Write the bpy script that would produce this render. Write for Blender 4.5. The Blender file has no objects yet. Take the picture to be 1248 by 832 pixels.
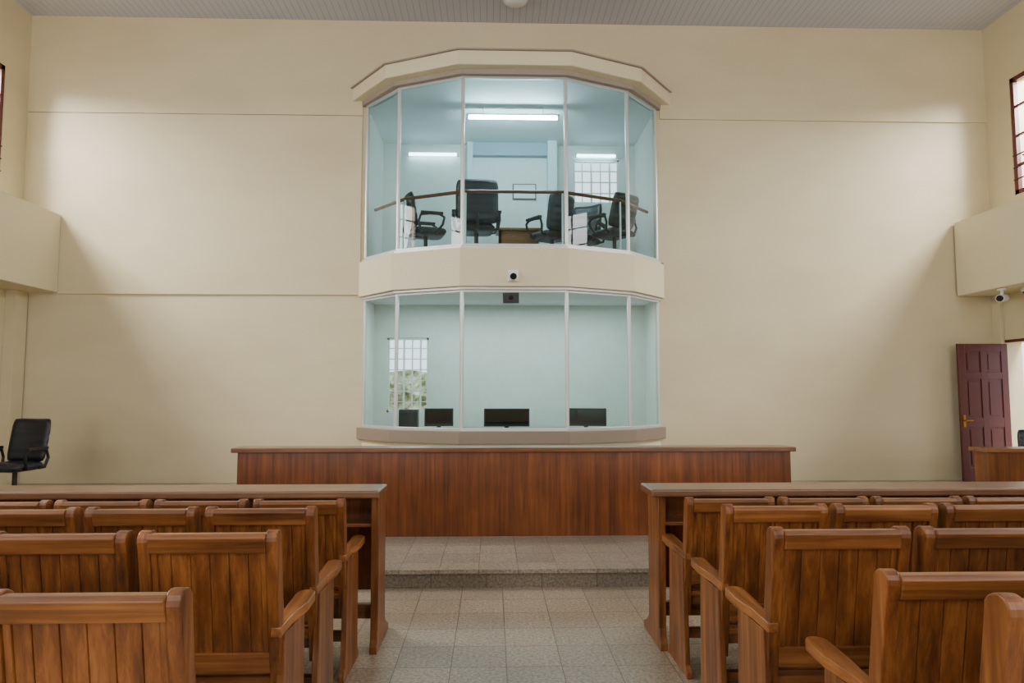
import bpy, bmesh, math, random
from mathutils import Vector, Matrix
random.seed(3)
scene=bpy.context.scene
COL=scene.collection
PI=math.pi
def lin(c):
    r=[]
    for v in c:
        v=v/255.
        r.append(v/12.92 if v<=.04045 else ((v+.055)/1.055)**2.4)
    return (r[0],r[1],r[2],1)

# ------------------------------------------------------------ materials
def newmat(name):
    m=bpy.data.materials.new(name);m.use_nodes=True
    nt=m.node_tree
    for n in list(nt.nodes): nt.nodes.remove(n)
    out=nt.nodes.new('ShaderNodeOutputMaterial')
    b=nt.nodes.new('ShaderNodeBsdfPrincipled')
    nt.links.new(b.outputs[0],out.inputs[0])
    return m,nt,b,out
def N(nt,t,**k):
    n=nt.nodes.new(t)
    for a,v in k.items(): setattr(n,a,v)
    return n
def mth(nt,op,a,b=None):
    n=N(nt,'ShaderNodeMath',operation=op)
    for i,v in enumerate((a,b)):
        if v is None: continue
        if isinstance(v,(int,float)): n.inputs[i].default_value=v
        else: nt.links.new(v,n.inputs[i])
    return n.outputs[0]
def ramp(nt,fac,stops):
    r=N(nt,'ShaderNodeValToRGB')
    e=r.color_ramp.elements
    e[0].position=stops[0][0];e[0].color=stops[0][1]
    e[1].position=stops[-1][0];e[1].color=stops[-1][1]
    for p,c in stops[1:-1]:
        x=e.new(p);x.color=c
    nt.links.new(fac,r.inputs[0])
    return r.outputs[0]
def mixc(nt,fac,a,b,mode='MIX'):
    n=N(nt,'ShaderNodeMix',data_type='RGBA',blend_type=mode)
    if isinstance(fac,(int,float)): n.inputs[0].default_value=fac
    else: nt.links.new(fac,n.inputs[0])
    for i,v in ((6,a),(7,b)):
        if isinstance(v,tuple): n.inputs[i].default_value=v
        else: nt.links.new(v,n.inputs[i])
    return n.outputs[2]
def bump(nt,b,h,strength=.2,dist=.01):
    n=N(nt,'ShaderNodeBump');n.inputs['Strength'].default_value=strength;n.inputs['Distance'].default_value=dist
    nt.links.new(h,n.inputs['Height']);nt.links.new(n.outputs[0],b.inputs['Normal'])
def plain(name,c,rough=.5,metal=0,spec=None,var=.0):
    m,nt,b,o=newmat(name)
    if var>0:
        g=N(nt,'ShaderNodeNewGeometry');no=N(nt,'ShaderNodeTexNoise');no.inputs['Scale'].default_value=7
        nt.links.new(g.outputs['Position'],no.inputs['Vector'])
        c0=tuple(x*(1-var) for x in lin(c)[:3])+(1,);c1=tuple(min(1,x*(1+var)) for x in lin(c)[:3])+(1,)
        nt.links.new(ramp(nt,no.outputs[0],[(.3,c0),(.7,c1)]),b.inputs['Base Color'])
    else: b.inputs['Base Color'].default_value=lin(c)
    b.inputs['Roughness'].default_value=rough;b.inputs['Metallic'].default_value=metal
    if spec is not None:b.inputs['Specular IOR Level'].default_value=spec
    return m
def emis(name,c,s):
    m,nt,b,o=newmat(name)
    b.inputs['Base Color'].default_value=lin(c);b.inputs['Emission Color'].default_value=lin(c);b.inputs['Emission Strength'].default_value=s
    return m
def plaster(name,c,amt=.05,rough=.55):
    m,nt,b,o=newmat(name)
    g=N(nt,'ShaderNodeNewGeometry')
    mp=N(nt,'ShaderNodeMapping');mp.inputs['Scale'].default_value=(.5,.5,1.1)
    nt.links.new(g.outputs['Position'],mp.inputs['Vector'])
    n1=N(nt,'ShaderNodeTexNoise');n1.inputs['Scale'].default_value=1.1;n1.inputs['Detail'].default_value=5;n1.inputs['Roughness'].default_value=.6
    nt.links.new(mp.outputs[0],n1.inputs['Vector'])
    L=lin(c)
    a=(L[0]*(1-amt),L[1]*(1-amt*1.2),L[2]*(1-amt*1.8),1);d=(min(1,L[0]*(1+amt)),min(1,L[1]*(1+amt)),min(1,L[2]*(1+amt)),1)
    nt.links.new(ramp(nt,n1.outputs[0],[(.3,a),(.5,L),(.72,d)]),b.inputs['Base Color'])
    n2=N(nt,'ShaderNodeTexNoise');n2.inputs['Scale'].default_value=60;n2.inputs['Detail'].default_value=3
    n3=N(nt,'ShaderNodeTexNoise');n3.inputs['Scale'].default_value=2.2
    nt.links.new(g.outputs['Position'],n2.inputs['Vector']);nt.links.new(g.outputs['Position'],n3.inputs['Vector'])
    h=mth(nt,'ADD',mth(nt,'MULTIPLY',n2.outputs[0],.06),mth(nt,'MULTIPLY',n3.outputs[0],1.8))
    bump(nt,b,h,.35,.016)
    b.inputs['Roughness'].default_value=rough
    return m
def wood(name,dark,mid,light,along='z',rough=.4,strip=0.,grain=26.,coat=.15):
    m,nt,b,o=newmat(name)
    tc=N(nt,'ShaderNodeTexCoord');oi=N(nt,'ShaderNodeObjectInfo')
    off=N(nt,'ShaderNodeVectorMath',operation='ADD')
    nt.links.new(tc.outputs['Object'],off.inputs[0])
    cr=N(nt,'ShaderNodeCombineXYZ')
    rr=mth(nt,'MULTIPLY',oi.outputs['Random'],13.7)
    for i in range(3): nt.links.new(rr,cr.inputs[i])
    nt.links.new(cr.outputs[0],off.inputs[1])
    mp=N(nt,'ShaderNodeMapping')
    sc={'x':(1.1,grain,grain),'y':(grain,1.1,grain),'z':(grain,grain,1.1)}[along]
    mp.inputs['Scale'].default_value=sc
    nt.links.new(off.outputs[0],mp.inputs['Vector'])
    n=N(nt,'ShaderNodeTexNoise');n.inputs['Scale'].default_value=1.;n.inputs['Detail'].default_value=8;n.inputs['Roughness'].default_value=.68;n.inputs['Distortion'].default_value=.25
    nt.links.new(mp.outputs[0],n.inputs['Vector'])
    col=ramp(nt,n.outputs[0],[(.27,lin(dark)),(.5,lin(mid)),(.74,lin(light))])
    n2=N(nt,'ShaderNodeTexNoise');n2.inputs['Scale'].default_value=4.;n2.inputs['Detail'].default_value=5
    nt.links.new(off.outputs[0],n2.inputs['Vector'])
    col=mixc(nt,.55,col,ramp(nt,n2.outputs[0],[(.32,(.46,.42,.37,1)),(.65,(1,1,1,1))]),'MULTIPLY')
    v=mth(nt,'ADD',mth(nt,'MULTIPLY',oi.outputs['Random'],.32),.84)
    hv=N(nt,'ShaderNodeHueSaturation');nt.links.new(v,hv.inputs['Value']);nt.links.new(col,hv.inputs['Color'])
    col=hv.outputs[0]
    if strip>0:
        sp=N(nt,'ShaderNodeSeparateXYZ');nt.links.new(tc.outputs['Object'],sp.inputs[0])
        q=mth(nt,'DIVIDE',sp.outputs[0],strip)
        wn=N(nt,'ShaderNodeTexWhiteNoise',noise_dimensions='1D');nt.links.new(mth(nt,'FLOOR',q),wn.inputs['W'])
        vv=mth(nt,'ADD',mth(nt,'MULTIPLY',wn.outputs['Value'],.22),.87)
        h2=N(nt,'ShaderNodeHueSaturation');nt.links.new(vv,h2.inputs['Value']);nt.links.new(col,h2.inputs['Color']);col=h2.outputs[0]
    nt.links.new(col,b.inputs['Base Color'])
    b.inputs['Roughness'].default_value=rough
    b.inputs['Coat Weight'].default_value=coat;b.inputs['Coat Roughness'].default_value=.25
    bump(nt,b,n.outputs[0],.12,.003)
    return m
def tile(name,axes,c1,c2,grout,size=.3,rough=.3,off=(0,0)):
    m,nt,b,o=newmat(name)
    g=N(nt,'ShaderNodeNewGeometry');sp=N(nt,'ShaderNodeSeparateXYZ');nt.links.new(g.outputs['Position'],sp.inputs[0])
    cb=N(nt,'ShaderNodeCombineXYZ')
    nt.links.new(mth(nt,'ADD',sp.outputs[axes[0]],off[0]),cb.inputs[0]);nt.links.new(mth(nt,'ADD',sp.outputs[axes[1]],off[1]),cb.inputs[1])
    br=N(nt,'ShaderNodeTexBrick',offset=0.,squash=1.)
    br.inputs['Scale'].default_value=1;br.inputs['Brick Width'].default_value=size;br.inputs['Row Height'].default_value=size
    br.inputs['Mortar Size'].default_value=.003;br.inputs['Mortar Smooth'].default_value=.1
    br.inputs['Color1'].default_value=(.84,.84,.84,1);br.inputs['Color2'].default_value=(1.05,1.04,1.02,1);br.inputs['Mortar'].default_value=lin(grout)
    nt.links.new(cb.outputs[0],br.inputs['Vector'])
    n=N(nt,'ShaderNodeTexNoise');n.inputs['Scale'].default_value=55;n.inputs['Detail'].default_value=6;n.inputs['Roughness'].default_value=.7
    nt.links.new(g.outputs['Position'],n.inputs['Vector'])
    n3=N(nt,'ShaderNodeTexNoise');n3.inputs['Scale'].default_value=1.6;n3.inputs['Detail'].default_value=3
    nt.links.new(g.outputs['Position'],n3.inputs['Vector'])
    sc=ramp(nt,n.outputs[0],[(.36,lin(c1)),(.62,lin(c2))])
    sc=mixc(nt,1.,sc,ramp(nt,n3.outputs[0],[(.3,(.84,.82,.78,1)),(.7,(1,1,1,1))]),'MULTIPLY')
    tl=mixc(nt,1.,sc,br.outputs['Color'],'MULTIPLY')
    col=mixc(nt,br.outputs['Fac'],tl,lin(grout))
    nt.links.new(col,b.inputs['Base Color'])
    b.inputs['Roughness'].default_value=rough
    bump(nt,b,mth(nt,'SUBTRACT',1,br.outputs['Fac']),.4,.002)
    return m
def ceilmat(name,c,pitch=.1):
    m,nt,b,o=newmat(name)
    g=N(nt,'ShaderNodeNewGeometry');sp=N(nt,'ShaderNodeSeparateXYZ');nt.links.new(g.outputs['Position'],sp.inputs[0])
    fr=mth(nt,'FRACT',mth(nt,'DIVIDE',mth(nt,'ADD',sp.outputs[0],100.),pitch))
    ln=mth(nt,'LESS_THAN',fr,.12)
    L=lin(c)
    nt.links.new(mixc(nt,ln,L,(L[0]*.72,L[1]*.72,L[2]*.74,1)),b.inputs['Base Color'])
    bump(nt,b,mth(nt,'SUBTRACT',1,ln),.5,.01)
    b.inputs['Roughness'].default_value=.35
    return m
def glassmat(name,tint,f0=.055,k=.6):
    m,nt,b,o=newmat(name)
    nt.nodes.remove(b)
    tr=N(nt,'ShaderNodeBsdfTransparent');tr.inputs[0].default_value=tint
    gl=N(nt,'ShaderNodeBsdfGlossy');gl.inputs['Roughness'].default_value=.01
    lw=N(nt,'ShaderNodeLayerWeight');lw.inputs[0].default_value=.5
    fac=mth(nt,'ADD',mth(nt,'MULTIPLY',mth(nt,'POWER',lw.outputs['Facing'],4.),k),f0)
    ms=N(nt,'ShaderNodeMixShader')
    nt.links.new(fac,ms.inputs[0]);nt.links.new(tr.outputs[0],ms.inputs[1]);nt.links.new(gl.outputs[0],ms.inputs[2])
    nt.links.new(ms.outputs[0],o.inputs[0])
    return m
def foliage(name):
    m,nt,b,o=newmat(name)
    g=N(nt,'ShaderNodeNewGeometry');n=N(nt,'ShaderNodeTexNoise');n.inputs['Scale'].default_value=6;n.inputs['Detail'].default_value=6
    nt.links.new(g.outputs['Position'],n.inputs['Vector'])
    nt.links.new(ramp(nt,n.outputs[0],[(.35,lin((130,120,90))),(.55,lin((190,196,160))),(.7,lin((232,230,210)))]),b.inputs['Base Color'])
    b.inputs['Roughness'].default_value=.7
    return m

M={}
M['wall']=plaster('cream_plaster',(212,198,162),.06,.5)
M['trimcream']=plaster('cream_trim',(222,210,176),.03,.55)
M['ceil']=ceilmat('grey_pvc_ceiling',(188,190,204))
M['floor']=tile('terrazzo_tiles',(0,1),(122,108,90),(188,172,150),(98,86,72),off=(100.12,100.0))
M['plat']=tile('platform_tiles',(0,1),(122,113,100),(178,168,152),(104,95,83),off=(100.0,100.11))
M['riser']=tile('riser_tiles',(0,2),(104,96,84),(154,144,128),(88,80,70),size=.42,off=(100,100.25))
M['mauve']=plain('sill_paint',(136,120,104),.5)
M['soffit']=plain('soffit_paint',(154,142,130),.6)
M['alu']=plain('aluminium',(206,208,208),.35,.5)
M['glass']=glassmat('aqua_tinted_glass',(.63,.81,.795,1))
M['bwall']=plain('booth_wall_paint',(222,226,222),.7,var=.03)
M['bceil']=plain('booth_ceiling_paint',(232,238,242),.7)
M['bblue']=plain('booth_beam_blue',(150,176,190),.6)
M['bpil']=plain('booth_pilaster_paint',(205,225,228),.6)
D_,C_,L_=(60,31,12),(122,71,30),(166,106,52)
M['chairwood']=wood('varnished_teak_vertical',D_,C_,L_,'z')
M['chairwoodx']=wood('varnished_teak_horizontal',(66,35,14),(128,78,36),(172,114,62),'x')
M['chairwoody']=wood('varnished_teak_lengthwise',(70,38,16),(140,88,42),(184,124,70),'y')
M['deskpanel']=wood('mahogany_veneer_panel',(82,40,12),(128,68,24),(160,92,38),'z',.36,strip=.6,grain=30)
M['desktop']=wood('mahogany_top',(88,52,28),(128,80,48),(152,102,66),'x',.28)
M['tabletop']=wood('bench_top_wood',(82,53,33),(122,83,55),(152,108,76),'x',.34)
M['maroon']=plain('maroon_paint',(92,26,26),.35)
M['maroond']=plain('maroon_paint_dark',(84,28,24),.4)
M['leather']=plain('black_leather',(28,32,40),.38,var=.1)
M['plastic']=plain('black_plastic',(20,20,22),.45)
M['screen']=plain('screen_glass',(10,12,16),.12)
M['brass']=plain('brass',(180,140,70),.3,1)
M['white']=plain('white_plastic',(226,226,224),.35)
M['dark']=plain('dark_lens',(12,12,14),.15)
M['tube']=emis('fluorescent_tube',(225,245,255),150)
M['tubes']=emis('fluorescent_tube_small',(225,245,255),12)
M['paper']=plain('paper',(230,232,230),.8)
M['metal']=plain('dark_metal',(70,60,58),.4,.7)
M['rail']=wood('booth_rail_wood',(80,38,20),(114,58,32),(134,74,42),'x',.3)
M['hedge']=foliage('hedge_leaves')
M['ground']=plain('outside_paving',(190,184,172),.8,var=.05)

# ------------------------------------------------------------ mesh helpers
class MB:
    def __init__(s): s.v=[];s.f=[];s.m=[];s.mats=[]
    def mi(s,mat):
        if mat not in s.mats: s.mats.append(mat)
        return s.mats.index(mat)
    def add(s,vs,fs,mat,T=None):
        o=len(s.v);k=s.mi(mat)
        for v in vs:
            v=Vector(v)
            if T is not None: v=T@v if isinstance(T,Matrix) else T(v)
            s.v.append(v)
        for f in fs: s.f.append([i+o for i in f]);s.m.append(k)
    def box(s,x0,x1,y0,y1,z0,z1,mat,T=None):
        vs=[(x0,y0,z0),(x1,y0,z0),(x1,y1,z0),(x0,y1,z0),(x0,y0,z1),(x1,y0,z1),(x1,y1,z1),(x0,y1,z1)]
        s.add(vs,[(0,3,2,1),(4,5,6,7),(0,1,5,4),(1,2,6,5),(2,3,7,6),(3,0,4,7)],mat,T)
    def prism(s,pts,a0,a1,axis,mat,T=None):
        def mk(p,a):
            if axis=='x': return (a,p[0],p[1])
            if axis=='y': return (p[0],a,p[1])
            return (p[0],p[1],a)
        n=len(pts);vs=[mk(p,a0) for p in pts]+[mk(p,a1) for p in pts]
        fs=[tuple(range(n-1,-1,-1)),tuple(range(n,2*n))]+[(i,(i+1)%n,n+(i+1)%n,n+i) for i in range(n)]
        s.add(vs,fs,mat,T)
    def bar(s,p,q,w,h,mat,up=(0,0,1)):
        p=Vector(p);q=Vector(q);d=(q-p);L=d.length;d.normalize();up=Vector(up)
        if abs(d.dot(up))>.95: up=Vector((0,1,0))
        r=d.cross(up).normalized();u=r.cross(d)
        Mx=Matrix((( d.x,r.x,u.x,p.x),(d.y,r.y,u.y,p.y),(d.z,r.z,u.z,p.z),(0,0,0,1)))
        s.box(0,L,-w/2,w/2,-h/2,h/2,mat,Mx)
    def tube(s,pts,r,mat,n=10,T=None,closed=False):
        pts=[Vector(p) for p in pts];prev=None
        vs=[];fs=[]
        for i,p in enumerate(pts):
            a=pts[i-1] if (i>0) else p;b=pts[i+1] if i<len(pts)-1 else p
            d=(b-a).normalized()
            if prev is None:
                up=Vector((0,0,1)) if abs(d.z)<.9 else Vector((1,0,0))
                r1=d.cross(up).normalized()
            else: r1=(prev-d*prev.dot(d)).normalized()
            prev=r1;r2=d.cross(r1)
            rr=r[i] if isinstance(r,(list,tuple)) else r
            for k in range(n):
                a_=2*PI*k/n;vs.append(p+r1*math.cos(a_)*rr+r2*math.sin(a_)*rr)
        for i in range(len(pts)-1):
            for k in range(n):
                fs.append((i*n+k,i*n+(k+1)%n,(i+1)*n+(k+1)%n,(i+1)*n+k))
        fs.append(tuple(range(n-1,-1,-1)));fs.append(tuple(range((len(pts)-1)*n,len(pts)*n)))
        s.add(vs,fs,mat,T)
    def dome(s,c,r,mat,zs=1.,lower=True,n=20,m=8):
        vs=[];fs=[]
        for i in range(m+1):
            a=PI/2*i/m
            for k in range(n):
                t=2*PI*k/n
                vs.append((c[0]+r*math.cos(a)*math.cos(t),c[1]+r*math.cos(a)*math.sin(t),c[2]+(-1 if lower else 1)*r*zs*math.sin(a)))
        for i in range(m):
            for k in range(n): fs.append((i*n+k,i*n+(k+1)%n,(i+1)*n+(k+1)%n,(i+1)*n+k))
        s.add(vs,fs,mat)
    def mesh(s,name,smooth=False):
        me=bpy.data.meshes.new(name);me.from_pydata([tuple(v) for v in s.v],[],s.f)
        for m in s.mats: me.materials.append(M[m])
        for p,k in zip(me.polygons,s.m): p.material_index=k
        bm=bmesh.new();bm.from_mesh(me);bmesh.ops.recalc_face_normals(bm,faces=bm.faces);bm.to_mesh(me);bm.free()
        if smooth:
            for p in me.polygons: p.use_smooth=True
        return me
    def obj(s,name,bevel=0,seg=2,parent=None,loc=None,rot=0,smooth=False):
        return place(name,s.mesh(name,smooth),bevel,seg,parent,loc,rot)
def place(name,me,bevel=0,seg=2,parent=None,loc=None,rot=0):
    o=bpy.data.objects.new(name,me);COL.objects.link(o)
    if bevel>0:
        md=o.modifiers.new('bevel','BEVEL');md.width=bevel;md.segments=seg;md.limit_method='ANGLE';md.angle_limit=math.radians(35)
    if parent: o.parent=parent
    if loc: o.location=loc
    if rot: o.rotation_euler=(0,0,rot)
    return o
def empty(name,loc=(0,0,0),rot=0):
    e=bpy.data.objects.new(name,None);COL.objects.link(e);e.location=loc;e.rotation_euler=(0,0,rot);e.empty_display_size=.1
    return e
def cushion(w,d,h,mat,ribs=0,curve=0.):
    mb=MB();nx,nz=14,28;vs=[];fs=[]
    for side in (0,1):
        for j in range(nz+1):
            for i in range(nx+1):
                u=2*i/nx-1;v=2*j/nz-1
                e=max((1-abs(u)**5)*(1-abs(v)**6),0)**.5
                x=u*w/2*(1-.10*abs(v)**6);z=v*d/2*(1-.05*abs(u)**6)
                t=h/2*e
                if ribs: t*= .78+.22*abs(math.cos(v*PI*ribs/2))
                y=(t if side else -t)
                vs.append((x,y-curve*(u*u),z))
    W=nx+1;S=W*(nz+1)
    for j in range(nz):
        for i in range(nx):
            a=j*W+i;fs.append((a,a+1,a+W+1,a+W));fs.append((S+a,S+a+W,S+a+W+1,S+a+1))
    mb.add(vs,fs,mat)
    me=mb.mesh('cushion',True)
    bm=bmesh.new();bm.from_mesh(me);bmesh.ops.remove_doubles(bm,verts=bm.verts,dist=1e-4);bmesh.ops.recalc_face_normals(bm,faces=bm.faces);bm.to_mesh(me);bm.free()
    return me

# ------------------------------------------------------------ room constants
XL,XR,YF,YB,ZC=-7.05,7.79,10.3,-5.0,7.22
PZ=.14
def grid_wall(name,axis,t0,t1,a0,a1,z0,z1,holes,mat='wall'):
    mb=MB()
    As=sorted(set([a0,a1]+[h[0] for h in holes]+[h[1] for h in holes]))
    Zs=sorted(set([z0,z1]+[h[2] for h in holes]+[h[3] for h in holes]))
    for i in range(len(As)-1):
        run=None
        for j in range(len(Zs)-1):
            ca=(As[i]+As[i+1])/2;cz=(Zs[j]+Zs[j+1])/2
            solid=not any(h[0]<ca<h[1] and h[2]<cz<h[3] for h in holes)
            if solid:
                if run is None: run=[Zs[j],Zs[j+1]]
                else: run[1]=Zs[j+1]
            if (not solid or j==len(Zs)-2) and run:
                if axis=='x': mb.box(t0,t1,As[i],As[i+1],run[0],run[1],mat)
                else: mb.box(As[i],As[i+1],t0,t1,run[0],run[1],mat)
                run=None
    return mb.obj(name)
swl=[(7.35,9.78),(4.95,6.6),(1.6,3.9),(-2.6,-.3)]
swr=[(7.35,9.78),(2.5,4.8),(-.6,1.7),(-3.9,-1.6)]
LW=(4.45,6.0,1.0,2.85)
grid_wall('wall_left','x',XL-.25,XL,YB,YF+.2,0,ZC,[(a,b,4.4,6.18) for a,b in swl]+[LW])
grid_wall('wall_right','x',XR,XR+.25,YB,YF+.2,0,ZC,[(a,b,4.4,6.18) for a,b in swr]+[(9.2,10.12,PZ,2.22)])
grid_wall('wall_front','y',YF,YF+.2,XL,XR,0,ZC,[(-1.93,2.53,PZ,5.95)])
bw=[(-6.2,-4.4),(-3.6,-1.8),(3.2,5.0),(5.8,7.4)]
grid_wall('wall_back','y',YB-.25,YB,XL,XR,0,ZC,[(a,b,1.0,3.2) for a,b in bw]+[(a,b,4.4,6.18) for a,b in bw])
mb=MB();mb.box(XL-.3,XR+.3,YB-.3,YF+.3,ZC,ZC+.15,'ceil');mb.obj('ceiling')
mb=MB();mb.box(XL-.3,XR+.3,YB-.3,5.29,-.15,0,'floor');mb.obj('floor')
mb=MB();mb.box(XL,XR,5.29,YF+2.6,-.15,PZ-.002,'riser');mb.box(XL,XR,5.27,YF+2.6,PZ-.03,PZ,'plat');mb.obj('floor_platform')
mb=MB();mb.box(-40,XL-.3,-30,40,-.2,-.02,'ground');mb.box(XR+.3,40,-30,40,-.2,-.02,'ground');mb.box(XL-.3,XR+.3,YF+2.7,40,-.2,-.02,'ground');mb.obj('ground_paving')
mb=MB();mb.box(XL,-2.0,YF-.03,YF,5.71,ZC,'wall');mb.box(2.6,XR,YF-.03,YF,5.71,ZC,'wall');mb.box(-2.0,2.6,YF-.03,YF,6.0,ZC,'wall');mb.obj('trim_1')
mb=MB();mb.box(XL,-2.0,YF-.025,YF,2.93,5.705,'wall');mb.obj('trim_2',.006)
mb=MB();mb.box(XL,-6.9,10.02,YF-.026,PZ,2.95,'wall');mb.obj('trim_3',.005)
mb=MB();mb.box(7.73,XR,10.13,YF,PZ,2.95,'wall');mb.obj('trim_4',.005)
mb=MB();mb.box(XL,-6.47,YB,YF-.03,2.95,4.12,'trimcream');mb.obj('gallery_parapet',.01)
mb=MB();mb.box(7.18,XR,YB,YF-.03,2.95,4.10,'trimcream');mb.obj('gallery_parapet',.01)

def window(name,axis,pos,a0,a1,z0,z1,cols=4,rows=4,mat='maroon',fw=.07):
    mb=MB()
    def bx(a,b,c,d,w=.06):
        if axis=='x': mb.box(pos-w/2,pos+w/2,a,b,c,d,mat)
        else: mb.box(a,b,pos-w/2,pos+w/2,c,d,mat)
    bx(a0,a1,z0,z0+fw);bx(a0,a1,z1-fw,z1);bx(a0,a0+fw,z0,z1);bx(a1-fw,a1,z0,z1)
    for i in range(1,cols):
        x=a0+(a1-a0)*i/cols;w=fw*(.5 if i%2 else .8);bx(x-w/2,x+w/2,z0+fw,z1-fw,.04)
    for j in range(1,rows):
        z=z0+(z1-z0)*j/rows;bx(a0+fw,a1-fw,z-fw*.2,z+fw*.2,.035)
    return mb.obj(name)
k=1
for a,b in swl: window('window_%d'%k,'x',XL-.04,a,b,4.4,6.18);k+=1
for a,b in swr: window('window_%d'%k,'x',XR+.04,a,b,4.4,6.18);k+=1
window('window_%d'%k,'x',XL-.10,*LW,cols=6,rows=7,mat='white');k+=1
for a,b in bw:
    window('window_%d'%k,'y',YB-.12,a,b,1.0,3.2);k+=1
    window('window_%d'%k,'y',YB-.12,a,b,4.4,6.18);k+=1
for X,s in ((XL,1),(XR,-1)):
    mb=MB()
    for z in (4.62,4.80,4.98): mb.tube([(X+s*.02,7.4,z),(X+s*.02,9.75,z)],.011,'metal',8)
    mb.tube([(X+s*.02,9.3,4.9),(X+s*.20,9.35,4.86)],.012,'metal',8)
    mb.obj('window_security_bars')
def hedge(T):
    rnd=random.Random(5);mb=MB();vs=[];fs=[];nx,nz=40,16
    for j in range(nz+1):
        for i in range(nx+1):
            vs.append(T(rnd.uniform(-.18,.18)-.5*(j/nz)**2,8*i/nx+rnd.uniform(-.05,.05),-.02+2.0*j/nz+rnd.uniform(-.06,.06)*(j>0)))
    for j in range(nz):
        for i in range(nx): a=j*(nx+1)+i;fs.append((a,a+1,a+nx+2,a+nx+1))
    mb.add(vs,fs,'hedge');mb.obj('hedge')
hedge(lambda a,b,z:(-9.6+a,1+b,z))
hedge(lambda a,b,z:(-7+b,16-a,z))

# ------------------------------------------------------------ booth
CX=.30
def poly(o):
    L=[(-2.22-1.15*o,YF),(-1.65-.8*o,9.65-.75*o),(-.715-.28*o,9.25-o)]
    return [(CX+x,y) for x,y in L]+[(CX-x,y) for x,y in reversed(L)]
booth=empty('glass_booth')
def slab(name,o,z0,z1,mat,bev=.006):
    mb=MB();mb.prism(poly(o),z0,z1,'z',mat);return mb.obj(name,bev,parent=booth)
slab('base',0.02,PZ,.80,'trimcream')
slab('sill',.09,.78,.95,'mauve')
slab('spandrel',.1,2.90,3.43,'trimcream',.01)
slab('spandrel_lower_lip',.06,2.86,2.90,'alu')
slab('spandrel_upper_lip',.06,3.43,3.47,'alu')
slab('head_band',.10,5.86,5.95,'soffit')
slab('cornice',.235,5.93,6.13,'trimcream',.015)
slab('cornice_cap',.26,6.13,6.15,'soffit')
G=[(CX+x,y) for x,y in [(-2.22,10.28),(-1.65,9.65),(-.715,9.25),(.715,9.25),(1.65,9.65),(2.22,10.28)]]
for (z0,z1,tag) in ((.95,2.87,'lower'),(3.46,5.87,'upper')):
    mb=MB()
    for i,(x,y) in enumerate(G):
        w=.05 if 0<i<5 else .04
        mb.tube([(x,y,z0),(x,y,z1)],w*.56,'alu',8)
    for i in range(5):
        a=G[i];b=G[i+1]
        mb.bar((a[0],a[1],z0+.02),(b[0],b[1],z0+.02),.05,.04,'alu')
        mb.bar((a[0],a[1],z1-.02),(b[0],b[1],z1-.02),.05,.04,'alu')
    mb.obj('frame_'+tag,.003,parent=booth)
    mb=MB()
    for i in range(5):
        a=G[i];b=G[i+1]
        mb.add([(a[0],a[1],z0),(b[0],b[1],z0),(b[0],b[1],z1),(a[0],a[1],z1)],[(0,1,2,3)],'glass')
    mb.obj('glass_'+tag,parent=booth)
RX0,RX1=-1.93,2.53
mb=MB()
mb.box(RX0-.12,RX0,YF+.2,12.6,PZ,6.1,'bwall');mb.box(RX1,RX1+.12,YF+.2,12.6,PZ,6.1,'bwall')
mb.obj('wall_booth_side')
BW1=(-1.72,-1.04,1.14,2.36);BW_REFL=(1.43,2.25,4.80,5.60)  # rear windows added where bright window grids show in the glass
grid_wall('wall_booth_lower','y',11.2,11.3,RX0,RX1,PZ,2.9,[BW1],'bwall')
window('window_%d'%k,'y',11.25,*BW1,cols=5,rows=7,mat='white',fw=.035);k+=1
grid_wall('wall_booth_upper','y',11.85,11.95,RX0,RX1,3.45,6.0,[BW_REFL],'bwall')
window('window_%d'%k,'y',11.9,*BW_REFL,cols=5,rows=4,mat='white',fw=.035);k+=1  # added window standing in for a reflection in the upper glass
mb=MB()
mb.box(-.45,-.35,11.7,11.85,3.45,5.85,'bpil');mb.box(.96,1.12,11.6,11.85,3.45,5.85,'bpil')
mb.box(-.35,.96,11.72,11.85,5.62,5.85,'bblue');mb.obj('trim_6')
mb=MB();mb.box(RX0-.1,RX1+.1,YF,12.6,2.90,3.45,'bceil');mb.obj('mid_slab',parent=booth)
mb=MB();mb.box(RX0-.1,RX1+.1,YF,12.1,5.852,5.94,'bceil');mb.obj('roof_slab',parent=booth)
mb=MB();mb.prism(poly(-.06),5.852,5.86,'z','bceil');mb.prism(poly(-.06),2.855,2.86,'z','bceil');mb.obj('ceiling_booth')
mb=MB();mb.box(CX-1.5,CX+1.5,9.75,10.25,.88,.93,'desktop')
for x in (-1.4,0,1.4): mb.box(CX+x-.03,CX+x+.03,9.8,10.2,PZ,.88,'desktop')
mb.obj('booth_counter',.004)
mb=MB()
pts=[(CX+x*.95,y+.13) for x,y in [(-2.22,10.28),(-1.65,9.65),(-.715,9.25),(.715,9.25),(1.65,9.65),(2.22,10.28)]]
mb.tube([(x,y,4.27) for x,y in pts],.025,'rail',10)
for x,y in pts[1:5]: mb.tube([(x,y,3.46),(x,y,4.27)],.014,'alu',8)
mb.obj('handrail')
def fixture(x0,x1,y,z,tm='tube',drop=0):
    e=MB();e.box(x0,x1,y-.03,y+.03,z,z+.02,'white');e.tube([(x0+.03,y,z-.03),(x1-.03,y,z-.03)],.022,tm,10)
    e.box(x0,x0+.03,y-.03,y+.03,z-.055,z,'white');e.box(x1-.03,x1,y-.03,y+.03,z-.055,z,'white')
    if drop:
        for x in (x0+.25,x1-.25): e.tube([(x,y,z+.02),(x,y,z+drop)],.006,'white',6)
    e.obj('fluorescent_light')
fixture(-.40,1.02,10.2,5.70,'tube',.15)
fixture(-1.5,-.6,11.76,5.66,'tubes');fixture(1.45,2.2,11.76,5.66,'tubes')  # second pair: added wall tubes standing for bright streaks in the side panes
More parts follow.
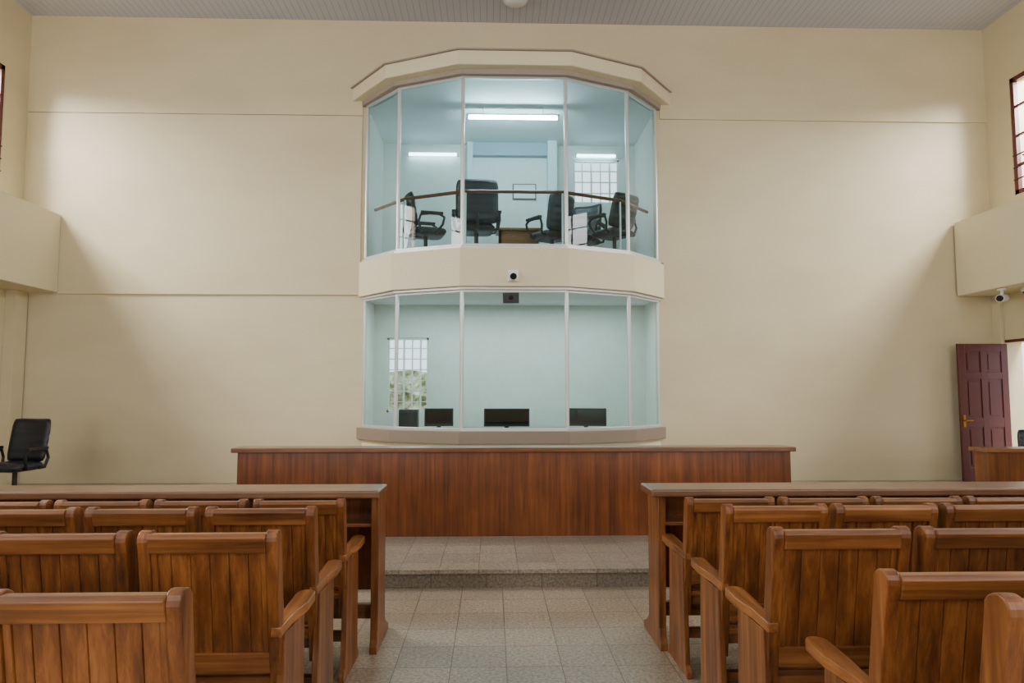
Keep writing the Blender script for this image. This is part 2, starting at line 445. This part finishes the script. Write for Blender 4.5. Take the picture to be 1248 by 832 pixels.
mb=MB();mb.box(.35,.77,11.82,11.845,4.86,5.14,'metal');mb.box(.37,.75,11.81,11.822,4.88,5.12,'paper');mb.obj('framed_notice')

# ------------------------------------------------------------ cctv etc.
e=empty('security_camera',(.28,9.14,3.03))
mb=MB();mb.box(-.075,.075,-.03,.0,-.07,.09,'white');mb.obj('mount',.01,parent=e)
mb=MB();mb.tube([(0,-.03,0),(0,-.09,-.01)],[.065,.055],'white',20);mb.tube([(0,-.09,-.01),(0,-.10,-.012)],.045,'dark',20);mb.obj('head',.004,parent=e)
e=empty('intercom_unit',(.25,9.2,2.745))
mb=MB();mb.box(-.11,.11,-.05,.02,-.07,.07,'plastic');mb.tube([(0,-.05,0),(0,-.07,0)],.03,'dark',16);mb.obj('body',.008,parent=e)
def bullet(loc,rot):
    e=empty('bullet_camera',loc,rot)
    mb=MB();mb.tube([(0,0,0),(0,0,-.03)],.06,'white',20);mb.tube([(0,0,-.03),(0,0,-.09)],.02,'white',10)
    mb.obj('mount',parent=e)
    mb=MB();mb.tube([(0,.12,-.12),(0,-.12,-.15)],.055,'white',20);mb.tube([(0,-.12,-.15),(0,-.13,-.151)],.045,'dark',20);mb.obj('barrel',.004,parent=e)
def domecam(loc):
    e=empty('dome_camera',loc)
    mb=MB();mb.tube([(0,0,0),(0,0,-.06)],.085,'white',24);mb.obj('base',.006,parent=e)
    mb=MB();mb.dome((0,0,-.06),.06,'dark');mb.obj('lens',parent=e)
bullet((7.30,9.5,2.95),-.9)
domecam((7.56,9.35,2.95))
e=empty('ceiling_light',(.33,9.6,ZC))
mb=MB();mb.tube([(0,0,0),(0,0,-.04)],.18,'white',28);mb.dome((0,0,-.04),.15,'white',.45);mb.obj('shade',.004,parent=e)

# ------------------------------------------------------------ front desk
e=empty('witness_desk')
mb=MB();mb.box(-2.41,2.87,6.42,6.68,.915,.958,'desktop');mb.obj('top',.008,3,parent=e)
mb=MB();mb.box(-2.36,2.83,6.46,6.49,PZ,.915,'deskpanel')
mb.box(-2.36,-2.33,6.49,7.05,PZ,.80,'deskpanel');mb.box(2.80,2.83,6.49,7.05,PZ,.80,'deskpanel')
mb.box(-2.33,2.80,6.49,7.05,.74,.78,'desktop')
mb.obj('front_panel',.002,parent=e)
e=empty('side_desk')
mb=MB();mb.box(5.20,7.6,7.1,7.38,.84,.88,'desktop');mb.obj('top',.006,parent=e)
mb=MB();mb.box(5.25,7.55,7.14,7.17,PZ,.84,'deskpanel');mb.box(5.25,5.28,7.17,7.36,PZ,.84,'deskpanel');mb.box(7.52,7.55,7.17,7.36,PZ,.84,'deskpanel');mb.obj('front_panel',.002,parent=e)

# ------------------------------------------------------------ door
e=empty('door_1',(7.77,10.11,PZ+.01))
W=.76;Hh=2.05
mb=MB()
mb.box(-W,0,-.030,0,0,Hh,'maroond')
for a,b in ((-W,-W+.10),(-W/2-.04,-W/2+.04),(-.10,0)): mb.box(a,b,-.044,-.0305,0,Hh,'maroond')
for a,b in ((-W+.10,-W/2-.04),(-W/2+.04,-.10)):
    for z0,z1 in ((0,.2),(.80,.94),(1.52,1.62),(Hh-.12,Hh)): mb.box(a,b,-.043,-.0305,z0,z1,'maroond')
    for z0,z1 in ((.24,.76),(.98,1.48),(1.66,Hh-.16)): mb.box(a+.04,b-.04,-.040,-.0305,z0,z1,'maroond')
mb.obj('leaf',.003,parent=e)
mb=MB();mb.tube([(-W+.05,-.044,.90),(-W+.05,-.09,.90)],.012,'brass');mb.tube([(-W+.05,-.09,.90),(-W+.15,-.092,.90)],.01,'brass');mb.box(-W+.03,-W+.07,-.05,-.0445,.80,.98,'brass')
mb.obj('handle',parent=e)
mb=MB()
mb.box(XR-.01,XR+.05,9.15,9.2,PZ,2.27,'maroond');mb.box(XR-.01,XR+.05,9.2,10.12,2.22,2.26,'maroond');mb.obj('trim_5')
e=empty('door_2',(XL+.002,8.2,PZ))
mb=MB();mb.box(.0,.05,0,.9,0,2.05,'maroond')
for z0,z1 in ((.15,.9),(1.05,1.9)):
    for y0 in (.1,.5): mb.box(.05,.062,y0,y0+.3,z0,z1,'maroon')
mb.obj('leaf',.004,parent=e)

# ------------------------------------------------------------ wooden chairs
def arc(cx,cy,r,a0,a1,n):
    return [(cx+r*math.cos(math.radians(a0+(a1-a0)*i/n)),cy+r*math.sin(math.radians(a0+(a1-a0)*i/n))) for i in range(n+1)]
def chair_mesh(hc=.985,endl=0,endr=0):
    mb=MB();W=.243
    lean=lambda v: Vector((v.x,v.y+(.985-v.z)*.17 if v.z>.30 else v.y+.116,v.z))
    s='chairwood'
    prof=[(-.005,.30),(.05,.30),(.055,hc-.05)]+arc(.022,hc-.035,.038,0,180,8)[1:]+[(-.012,hc-.08)]
    for x in (-W,W-.04): mb.prism(prof,x,x+.04,'x',s,lean)
    tp=[(-.018,hc-.075),(.03,hc-.075),(.035,hc-.02),(.02,hc-.006),(-.012,hc-.006),(-.024,hc-.02)]
    mb.prism(tp,-W+.038,W-.038,'x','chairwoodx',lean)
    mb.box(-W+.038,W-.038,-.006,.028,.465,.54,'chairwoodx',lean)
    n=6;x0=-W+.04;w=(2*W-.08)/n
    for i in range(n):
        mb.box(x0+i*w+.0012,x0+(i+1)*w-.0012,.004,.018,.53,hc-.07,s,lean)
    mb.box(x0,-x0,.009,.016,.53,hc-.07,s,lean)
    mb.box(x0,x0+.022,-.003,.02,.535,hc-.072,s,lean);mb.box(-x0-.022,-x0,-.003,.02,.535,hc-.072,s,lean)
    sp=[(.03,0),(.40,0),(.40,.03),(.372,.06),(.35,.60),(.09,.60),(.075,.30),(.06,.06),(.03,.03)]
    for x in (-W-.012,W-.018): mb.prism(sp,x,x+.030,'x','chairwood')
    for sgn,end in ((-1,endl),(1,endr)):
        if end<0: continue
        wo=.035 if end else .012
        xo=W+wo;xi=W-.04;q=(xo-xi)/2
        pts=[(xi+.01,.05),(W+.008,.05),(W+.012,.18),(xo,.31),(xo,.42)]+arc((xo+xi)/2,.42,q,0,180,8)[1:]+[(xi,.28)]
        pts=[(sgn*p[0],p[1]) for p in pts]
        T=lambda v: Vector((v.x,v.y,v.z+(v.y-.06)*.05))
        mb.prism(pts,.60,.636,'z','chairwoody',T)
    for i in range(5):
        mb.box(-W+.02,W-.02,.10+i*.068,.162+i*.068,.40+i*.006,.425+i*.006,'chairwoodx')
    mb.box(-W+.016,W-.016,.40,.425,.34,.41,'chairwoodx')
    mb.box(-W+.016,W-.016,.16,.185,.34,.40,'chairwoodx')
    mb.box(-W+.016,W-.016,.22,.26,.14,.19,'chairwoodx')
    return mb.mesh('courtroom_chair')
cm={}
def chair(x,y,hc=.985,el=0,er=0,rot=0,sx=1.):
    kk=(hc,el,er)
    if kk not in cm: cm[kk]=chair_mesh(*kk)
    o=place('courtroom_chair',cm[kk],.005,2,None,(x,y,0),rot);o.scale=(sx,1,1)
for (y,hc,n,SP,sx,SR,sr) in ((3.58,.925,6,.50,.95,.50,.95),(3.0,.985,7,.505,.95,.49,.93),(2.49,.985,5,.525,1.,.555,1.04)):
    for i in range(n):
        chair(-.762-.243*sx-i*SP,y,hc,0,int(i==0),random.uniform(-.008,.008),sx)
        chair(1.018+.243*sr+i*SR,y,hc,int(i==0),0,random.uniform(-.008,.008),sr)
for i in range(3):
    chair(-1.01-i*.525,1.76,.985,0,-1 if i==0 else 0)
    chair(1.325+i*.525,1.89,.985,int(i==0),0)
for i in range(2): chair(1.265+i*.525,1.38,1.07,int(i==0),0)

# ------------------------------------------------------------ bench desks
def bench(sx,inner,outer,leg):
    e=empty('bench_desk')
    a,b=min(inner,outer),max(inner,outer)
    mb=MB();mb.box(a,b,3.90,4.20,.882,.924,'tabletop');mb.obj('top',.01,3,parent=e)
    mb=MB()
    lp=[(3.99,0),(4.42,0),(4.42,.04),(4.33,.075),(4.27,.12),(4.25,.88),(3.99,.88),(4.02,.12),(4.01,.075),(3.99,.04)]
    xs=[leg,leg+sx*1.9,leg+sx*3.7,outer-sx*.1]
    for x in xs: mb.prism(lp,x-.022,x+.022,'x','chairwood')
    mb.obj('end_panels',.004,parent=e)
    mb=MB();aa=min(xs[0],xs[-1]);bb=max(xs[0],xs[-1])
    mb.box(aa,bb,4.2,4.225,.30,.88,'deskpanel');mb.obj('modesty_panel',.003,parent=e)
    mb=MB();mb.box(aa,bb,4.03,4.2,.70,.72,'chairwoodx');mb.box(aa,bb,4.11,4.16,.16,.24,'chairwoodx');mb.obj('shelf',.003,parent=e)
bench(-1,-.632,-5.9,-.67)
bench(1,.905,6.3,.985)

# ------------------------------------------------------------ office chairs
cb=cushion(.48,.56,.10,'leather',5,-.05);cs=cushion(.50,.48,.12,'leather',0)
def office(loc,rot,s=1.,bz=1.,tilt=10,bx=1.):
    e=empty('office_chair',loc,rot);e.scale=(s,s,s)
    o=place('backrest',cb,0,2,e,(0,-.24,.50+.27*bz));o.rotation_euler=(math.radians(tilt),0,0);o.scale=(bx,1,bz)
    o=place('seat',cs,0,2,e,(0,.03,.46));o.rotation_euler=(math.radians(90),0,0)
    mb=MB()
    for sx in (-1,1):
        pts=[(sx*.22,-.1,.43),(sx*.29,-.12,.44),(sx*.31,-.15,.56),(sx*.31,-.12,.65),(sx*.31,.0,.67),(sx*.31,.14,.67),(sx*.31,.21,.63),(sx*.30,.19,.53),(sx*.26,.12,.44),(sx*.2,.1,.43)]
        mb.tube(pts,.018,'plastic',10)
        mb.box(sx*.31-.028,sx*.31+.028,-.12,.19,.665,.70,'plastic')
    mb.tube([(0,-.05,.41),(0,-.27,.41),(0,-.31,.47),(0,-.28,.62)],.022,'plastic',10)
    mb.obj('arms',.004,parent=e)
    mb=MB();mb.tube([(0,0,.1),(0,0,.42)],.028,'plastic',14)
    for i in range(5):
        a=2*PI*i/5+.3;c,s_=math.cos(a),math.sin(a)
        mb.tube([(0,0,.12),(c*.16,s_*.16,.11),(c*.30,s_*.30,.08)],[.03,.024,.016],'plastic',8)
        mb.tube([(c*.30-s_*.02,s_*.30+c*.02,.03),(c*.30+s_*.02,s_*.30-c*.02,.03)],.03,'plastic',12)
    mb.obj('base',.002,parent=e)
    return e
office((-5.72,8.45,PZ),math.radians(172),.97,.98,10,1.12)
office((6.75,8.3,PZ),math.radians(150),.82,1.)
F2=3.452
office((-1.05,10.6,F2),math.radians(-75),1.1,.9)
office((-.25,10.35,F2),math.radians(4),1.12,1.05,8,1.2)
office((.95,10.75,F2),math.radians(35),1.1,.95)
office((1.48,11.1,F2),math.radians(150),1.1,1.05)
office((1.90,10.45,F2),math.radians(35),1.05,.9,18,1.1)
mb=MB();mb.box(.05,.80,11.15,11.6,F2+.70,F2+.74,'desktop')
for x in (.1,.72):
    for y in (11.2,11.52): mb.box(x,x+.05,y,y+.05,F2,F2+.70,'desktop')
mb.box(.1,.77,11.2,11.22,F2+.4,F2+.7,'desktop')
mb.obj('meeting_table',.004)
def monitor(x,y,w,rot=0):
    e=empty('computer_monitor',(x,y,.93),rot);h=.26;z0=.045
    mb=MB();mb.box(-w/2,w/2,-.02,.02,z0,z0+h,'plastic');mb.box(-w/2+.02,w/2-.02,-.022,-.019,z0+.03,z0+h-.02,'screen');mb.obj('panel',.006,parent=e)
    mb=MB();mb.box(-.03,.03,.01,.04,.01,z0+.1,'plastic');mb.box(-.12,.12,-.06,.1,0,.012,'plastic');mb.obj('stand',.004,parent=e)
monitor(.21,9.95,.66);monitor(-.78,10.08,.42,.1);monitor(1.38,10.08,.60,-.2)
mb=MB();mb.box(-1.35,-1.08,9.95,10.15,.93,1.22,'plastic');mb.box(-1.33,-1.10,9.945,9.951,1.17,1.2,'metal');mb.obj('printer',.01)
mb=MB();mb.box(.72,.98,9.78,9.9,.93,.95,'plastic');mb.obj('keyboard',.004)

# ------------------------------------------------------------ lights
def area(name,loc,rot,sx,sy,p,c=(1,1,1)):
    l=bpy.data.lights.new(name,'AREA');l.shape='RECTANGLE';l.size=sx;l.size_y=sy;l.energy=p;l.color=c
    o=bpy.data.objects.new(name,l);COL.objects.link(o);o.location=loc;o.rotation_euler=rot
    return o
PL,PR,PB=250,220,135
for i,(a,b) in enumerate(swl):
    if i==0: area('daylight_lamp',(XL-1.9,(a+b)/2-.8,7.0),(0,math.radians(-48),0),1.8,2.8,1350,(1,.98,.945))
    else: area('daylight_lamp',(XL-.6,(a+b)/2,5.6),(0,math.radians(-70),0),2.2,b-a+.4,PL,(1,.98,.945))
for i,(a,b) in enumerate(swr):
    if i==0: area('daylight_lamp',(XR+1.9,(a+b)/2-.8,7.0),(0,math.radians(48),0),1.8,2.8,1200,(1,.98,.95))
    else: area('daylight_lamp',(XR+.6,(a+b)/2,5.6),(0,math.radians(70),0),2.2,b-a+.4,PR,(1,.98,.95))
for a,b in bw:
    area('daylight_lamp',((a+b)/2,YB-.5,2.1),(math.radians(90),0,0),1.9,2.3,PB,(1,.98,.95))
    area('daylight_lamp',((a+b)/2,YB-.5,5.4),(math.radians(84),0,0),1.9,2.0,PB*.8,(1,.98,.95))
area('booth_lamp',(CX,10.3,2.85),(0,0,0),3.6,.5,56,(.93,.98,1))  # added fill without a visible fixture, brightens the lower booth room

w=bpy.data.worlds.new('World');scene.world=w;w.use_nodes=True
bg=w.node_tree.nodes['Background'];bg.inputs[0].default_value=(.88,.91,1,1);bg.inputs[1].default_value=2.8

# ------------------------------------------------------------ camera
cam=bpy.data.cameras.new('camera');co=bpy.data.objects.new('camera',cam);COL.objects.link(co)
cam.lens=24;cam.sensor_width=36;cam.sensor_fit='HORIZONTAL'
co.location=(0,0,1.48)
co.rotation_euler=(math.radians(90)+math.atan(61/832.),0,-math.atan(24/832.))
scene.camera=co
